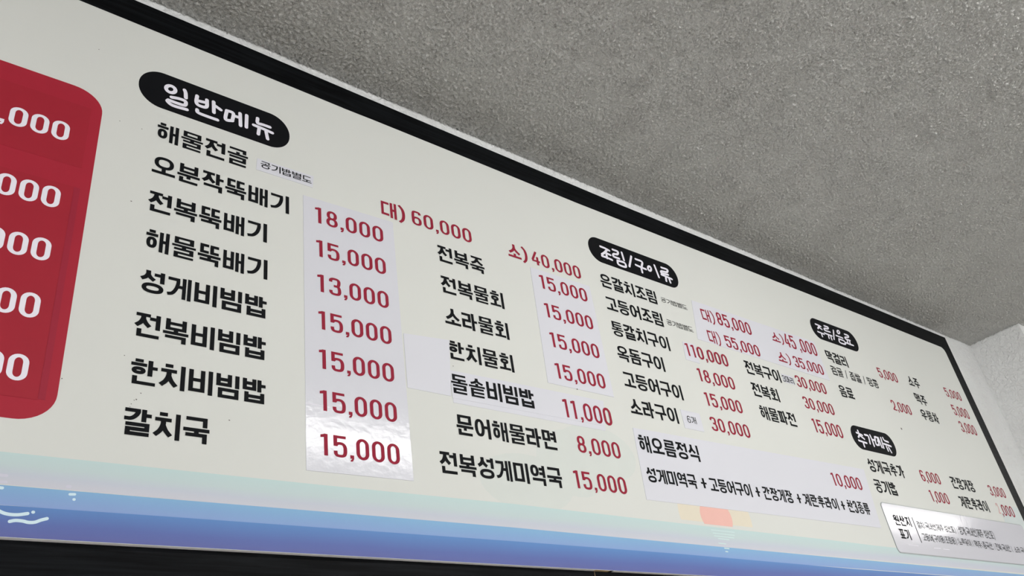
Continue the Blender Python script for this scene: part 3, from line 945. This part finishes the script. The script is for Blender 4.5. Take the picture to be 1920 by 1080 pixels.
dish('전복죽', c9(95, 240), c9(92, 186), c9(513, 400), c9(510, 446))
dish('전복물회', c9(125, 515), c9(122, 461), c9(690, 740), c9(684, 756))
dish('소라물회', c9(168, 880), c9(710, 892), c9(733, 1030), c9(728, 1041))
dish('한치물회', c10(190, 230), c10(755, 316), c10(778, 465), c10(772, 474))
dish('돌솥비빔밥', c10(218, 560), c10(225, 484), c10(952, 690), c10(948, 801), sC)
dish('문어해물라면', c11(265, 155), c11(265, 79), c11(1168, 380), c11(1165, 399))
dish('전복성게미역국', c11(115, 490), c11(115, 411), c11(1228, 735), c11(1224, 744))
price('15,000', c9(1008, 475), c9(1030, 462), c9(1428, 660), c9(1412, 692), sB)
price('15,000', c9(1052, 725), c9(1075, 715), c9(1479, 920), c9(1465, 945), sB)
price('15,000', c10(1100, 120), c10(1122, 113), c10(1534, 315), c10(1517, 344), sB)
price('15,000', c10(1147, 400), c10(1170, 390), c10(1591, 590), c10(1572, 619), sB)
price('11,000', c10(1215, 722), c10(1240, 713), c10(1676, 920), c10(1655, 953), sC)
price('8,000', c11(1345, 300), c11(1385, 277), c11(1746, 470), c11(1726, 493))
price('15,000', c11(1315, 600), c11(1340, 586), c11(1816, 780), c11(1797, 816))

dish('은갈치조림', c12(275, 580), c12(310, 506), c12(925, 830), c12(920, 852))
dish('고등어조림', c13(233, 120), c13(830, 169), c13(870, 290), c13(876, 325))
dish('통갈치구이', c13(277, 310), c13(275, 247), c13(944, 575), c13(940, 584))
dish('옥돔구이', c13(342, 600), c13(837, 660), c13(889, 815), c13(885, 823))
dish('고등어구이', c14(187, 245), c14(800, 256), c14(858, 412), c14(855, 420))
dish('소라구이', c14(258, 545), c14(745, 511), c14(805, 680), c14(803, 687))
dish('공기밥별도', c12(955, 790), c12(960, 764), c12(1250, 890), c12(1243, 908), a=0.11, b=0.09)
dish('공기밥별도', c13(900, 260), c13(905, 234), c13(1196, 360), c13(1188, 379), a=0.11, b=0.09)
write('slip_lettering', '6개', c14(888, 630), c14(915, 604), c14(998, 685), c14(994, 694), M_ink, sH, YS, a=0.12, b=0.10)
price('대)', c13(1268, 115), c13(1270, 104), c13(1432, 240), c13(1395, 266), sE, a=0.14)
price('85,000', c13(1450, 190), c13(1475, 159), c13(1875, 395), c13(1862, 417), sE)
price('대)', c13(1340, 350), c13(1342, 344), c13(1502, 480), c13(1465, 507), sE, a=0.14)
price('55,000', c13(1540, 425), c13(1545, 412), c15(392, 620), c15(380, 649), sE)
price('소)', c15(522, 440), c15(540, 379), c15(655, 490), c15(625, 507), sE, a=0.14)
price('45 ,000', c15(660, 450), c15(700, 407), c15(1029, 620), c15(1015, 645), sE)
price('소)', c15(600, 690), c15(620, 604), c15(735, 720), c15(705, 737), sE, a=0.14)
price('35,000', c15(755, 670), c15(775, 650), c15(1112, 840), c15(1098, 867), sE)
price('110,000', c13(1098, 520), c13(1120, 504), c13(1593, 740), c13(1580, 767), sI)
price('18,000', c13(1235, 795), c13(1255, 784), c13(1674, 1000), c13(1662, 1027))
price('15,000', c14(1075, 345), c14(1095, 334), c14(1518, 550), c14(1505, 575))
price('30,000', c14(1140, 630), c14(1165, 611), c14(1603, 825), c14(1588, 854))
dish('전복구이', c16(215, 150), c16(200, 91), c16(636, 330), c16(632, 341))
write('slip_lettering', '3마리', c16(640, 290), c16(650, 265), c16(775, 350), c16(770, 364), M_ink, sJ, YS, a=0.14, b=0.12)
price('30,000', c16(780, 285), c16(805, 267), c16(1144, 460), c16(1130, 487))
dish('전복회', c16(295, 400), c16(285, 340), c16(622, 555), c16(617, 562))
price('30,000', c16(865, 520), c16(890, 504), c16(1231, 695), c16(1218, 720))
dish('해물파전', c16(375, 625), c16(385, 600), c16(814, 835), c16(810, 844))
price('15,000', c16(968, 765), c16(990, 751), c16(1321, 945), c16(1308, 969))
dish('막걸리', c15(1115, 590), c15(1118, 578), c15(1387, 765), c15(1385, 774))
dish('감귤 / 좁쌀 / 땅콩', c15(1180, 770), c15(1185, 753), c15(1731, 1000), c15(1725, 1012), a=0.13)
dish('음료', c16(1265, 385), c16(1265, 366), c16(1458, 525), c16(1452, 534))
price('5,000', c20(30, 270), c20(45, 256), c20(398, 495), c20(388, 519))
dish('소주', c20(545, 470), c20(550, 393), c20(741, 570), c20(720, 602))
dish('맥주', c20(640, 700), c20(645, 670), c20(866, 850), c20(846, 887))
price('2,000', c20(255, 805), c20(275, 788), c20(619, 1015), c20(608, 1044))
price('5,000', c20(1120, 590), c20(1130, 580), c20(1436, 795), c20(1428, 819))
price('5,000', c20(1243, 875), c20(1255, 861), c20(1556, 1075), c20(1548, 1098))
dish('우롱차', c7b(28, 640), c7b(32, 604), c7b(159, 700), c7b(157, 711))
price('3,000', c7b(280, 700), c7b(290, 686), c7b(408, 770), c7b(402, 781))
dish('성게국추가', c22(148, 80), c22(150, 57), c22(579, 265), c22(575, 279))
price('6,000', c22(740, 210), c22(752, 189), c22(997, 335), c22(988, 357))
dish('공기밥', c22(228, 330), c22(225, 289), c22(508, 470), c22(504, 480))
price('1,000', c22(845, 425), c22(855, 414), c22(1087, 560), c22(1079, 579))
dish('간장게장', c22(1085, 290), c22(1080, 260), c22(1376, 430), c22(1371, 442))
price('3,000', c22(1510, 380), c22(1525, 361), c22(1728, 495), c22(1721, 517))
dish('계란후라이', c22(1180, 500), c22(1180, 476), c22(1538, 660), c22(1536, 670))
price('2', c22(1600, 580), c22(1612, 563), c22(1670, 690), c22(1665, 690), m=M_redf)['label'] = 'faded red digit 2'
price(',000', c22(1682, 690), c22(1705, 585), c22(1820, 700), c22(1812, 720))
dish('해오름정식', c17(125, 195), c17(265, 147), c17(1072, 525), c17(1062, 537), sF)
price('10,000', c18(1205, 195), c18(1225, 182), c18(1615, 385), c18(1604, 410), sF)
dish('성게미역국', c17(250, 700), c17(495, 650), c17(1029, 930), c17(1027, 937), sF)
dish('고등어구이', c17(1222, 950), c17(1190, 766), c18(219, 490), c18(215, 497), sF)
dish('간장게장', c18(330, 390), c18(330, 358), c18(744, 565), c18(742, 577), sF)
dish('계란후라이', c18(850, 480), c18(845, 443), c18(1330, 655), c18(1326, 662), sF)
dish('찬3종류', c18(1410, 560), c18(1418, 530), c18(1731, 715), c18(1728, 724), sF)
for q, l in ((c17(1112, 850), 40), (c18(275, 427), 32), (c18(803, 513), 29), (c18(1367, 600), 27)):
    x, y = q; s = l / 6.8
    p = Pen(YS); e = inv(x, y); hx = abs(inv(x + s * 0.93, y + s * 0.25)[0] - e[0]); hz = abs(inv(x + s * 0.2, y + s * 1.0)[1] - e[1]) * 1.0
    hz = 0.0105
    p.poly(rect(e[0] - hx, e[1] - 0.0018, e[0] + hx, e[1] + 0.0018)); p.poly(rect(e[0] - 0.003, e[1] - hz, e[0] + 0.003, e[1] + hz))
    p.done('plus_sign', M_ink, sF)

# ------------------------------------------------------------------ red paper overlays with white prices
cr1 = crop(0, 90, 4.8); cr2 = crop(0, 280, 3.857); cr3 = crop(0, 560, 4.5)
xo1 = inv(*cr2(625, 10))[0]; zo1 = inv(*cr2(600, 140))[1]
ov1 = sheet(rect(-0.95, zo1, inv(*cr1(835, 570))[0] - 0.002, EYE + 0.935), 'crimson paper overlay with the uppermost white price', M_over, 'price_overlay', 0.0002, 'paper overlay', 'crimson paper overlays', y=-0.0002)
xo2 = inv(*cr2(530, 300))[0]; xo3 = inv(*cr2(578, 300))[0]
zo2 = inv(*cr2(555, 278))[1]; zo3 = inv(*cr3(318, 856))[1]
ov2 = sheet(rect(-0.95, zo3, xo2, zo2), 'tall crimson paper overlay with the four lower white prices', M_over, 'price_overlay', 0.0003, 'paper overlay', 'crimson paper overlays', y=-0.0002)
st = sheet(rect(xo2 + 0.0003, zo3 + 0.0012, xo3, zo2), 'narrow dark crimson paper strip right of the lower white prices', M_over2, 'overlay_strip', 0.0002, 'paper strip', 'crimson paper overlays', y=-0.0002)
YR = -0.0006
def zeros(T, Rr, B, parent, n=3, extra=None, T2=None):
    xr_ = inv(*Rr)[0]; zt = inv(*T)[1]; zb = inv(*B)[1]
    k = ZW
    p = Pen(YR)
    for i in range(n):
        g = Glyphs(p, xr_ - k * 0.845 - i * k, zt, k * 0.845, zt - zb, 0.29, 0.13); g.num('0')
    g = Glyphs(p, xr_ - n * k - k * 0.22, zt, k * 0.22, zt - zb, 0.3, 0.13); g.num(',')
    LOG.append(('zeros', xr_, zt - EYE, k, zt - zb))
    return p.done('price_lettering', M_white, parent, 'white price figures ,000')
xz3 = inv(*cr1(628, 740))[0]; xz3l = inv(*cr1(460, 740))[0]; xz1l = inv(*cr1(78, 620))[0]
ZW = (xz3 - xz1l) / 2.845
zeros(cr1(545, 658), cr1(628, 740), cr1(590, 843), ov1)
zeros(cr2(370, 265), cr2(437, 340), cr2(378, 423), ov2)
zeros(cr2(300, 639), cr2(369, 720), cr2(300, 806), ov2)
zeros(cr2(240, 1040), cr3(343, 30), cr3(258, 164), ov2)
zeros(cr3(168, 468), cr3(247, 545), cr3(152, 694), ov2)

# ------------------------------------------------------------------ origin placard, a laminated plate standing a little proud of the board
pl = bpy.data.objects.new('origin_placard', None); COL.objects.link(pl)
px0, px1 = inv(1648.5, 941)[0], inv(1914, 985)[0]
pz0, pz1 = inv(1684, 1036.5)[1], inv(1648.5, 940.8)[1]
pl.location = (0, 0, 0)
tag(pl, 'glossy laminated origin placard with grey edge at the lower right of the board', 'placard')
solid('placard_back', rrect(px0, pz0, px1 + 0.004, pz1, 0.012), -0.0012, -0.0001, M_edge, pl)
solid('laminated_sheet', rrect(px0 + 0.0015, pz0 + 0.0022, px1 + 0.0025, pz1 - 0.0022, 0.011), -0.0016, -0.0012, M_placard, pl)
YP = -0.0019
def pw(text, L, T, Rr, B, **k):
    return write('placard_lettering', text, L, T, Rr, B, M_ink, pl, YP, **k)
pw('원산지', c27(445, 80), c27(460, 36), c27(657, 165), c27(652, 172))
pw('표기', c27(510, 230), c27(512, 188), c27(654, 312), c27(648, 319))
q0, q1 = inv(*c27(650, 62)), inv(*c27(752, 348))
p = Pen(YP); p.poly(rect(q0[0] - 0.0016, q1[1], q0[0] + 0.0016, q0[1])); p.done('divider_line', M_ink, pl)
M_thin = mat('grey_black_ink', lin(40, 42, 48), 0.5, 0.2, 0.05)
def pw2(text, L, T, Rr, B):
    return write('placard_lettering', text, L, T, Rr, B, M_thin, pl, YP, a=0.135, b=0.11)
pw2('갈치:국내산(제주 성산포)', c33(285, 200), c33(285, 125), c33(1470, 470), c33(1450, 480))
pw2('|', c33(1495, 400), c33(1490, 320), c33(1540, 480), c33(1535, 490))
pw2('성게:국내산(제주 성산포)', c33(1550, 400), c34(-40, 40), c34(1045, 410), c34(1035, 425))
pw2('고등어(구이용/조림용)', c33(420, 500), c33(425, 484), c33(1495, 800), c33(1490, 825))
pw2(':노르웨이', c33(1500, 720), c33(1640, 640), c34(345, 620), c34(330, 635))
pw2('|', c34(355, 550), c34(350, 470), c34(400, 620), c34(395, 635))
pw2('쭈꾸미:중국산'.replace('쭈꾸미', '맥주'), c34(405, 520), c34(405, 462), c34(1000, 730), c34(1000, 738))
pw2('|', c34(1005, 640), c34(1005, 560), c34(1050, 720), c34(1045, 730))
pw2('전복:국내산', c34(1045, 620), c34(1045, 548), c34(1528, 795), c34(1525, 803))
pw2('|', c34(1530, 720), c34(1530, 640), c34(1580, 795), c34(1575, 805))
z_t, z_b = inv(*c34(1600, 640)), inv(*c34(1660, 825))
pw2('소라:국내산', c34(1600, 700), c34(1600, 640), c34(2090, 880), c34(1700, 828))
# white scratches in the laminate
for ln in ([(1185, 40), (1210, 95), (1235, 155)], [(1248, 52), (1275, 118)], [(615, 372), (725, 384)], [(900, 408), (975, 412)], [(1005, 420), (1075, 428)]):
    trace('scratch', c27, [ln], 0.0012 if ln[0][0] < 1100 else 0.0022, M_white, pl, YP, smooth_=False)

# ------------------------------------------------------------------ specks of dirt on the print
rnd = random.Random(4)
for i, (x, y, s) in enumerate([(185.5, 93, .0009), (246, 377.5, .0011), (224.5, 227, .0008), (266, 242, .0009), (233, 666.5, .0008), (116, 710, .0009), (264, 737.5, .0010), (255.5, 749, .0011),
                  (251.5, 750.5, .0007), (246, 757.5, .0007), (243.5, 763, .0006), (430, 788, .0011), (849.5, 686.5, .0010), (1081.7, 730, .0018), (1690, 804, .0040), (1094, 620, .0008)]):
    c = inv(x, y); p = Pen(-0.0003 if i != 13 else -0.0008)
    p.poly([(c[0] + s * rnd.uniform(.7, 1.2) * math.cos(t), c[1] + s * .8 * rnd.uniform(.7, 1.2) * math.sin(t)) for t in [k * math.pi / 4 for k in range(8)]])
    p.done('speck', M_speck, board)
import os
if os.environ.get("LG"):
    for l in LOG: print(l)
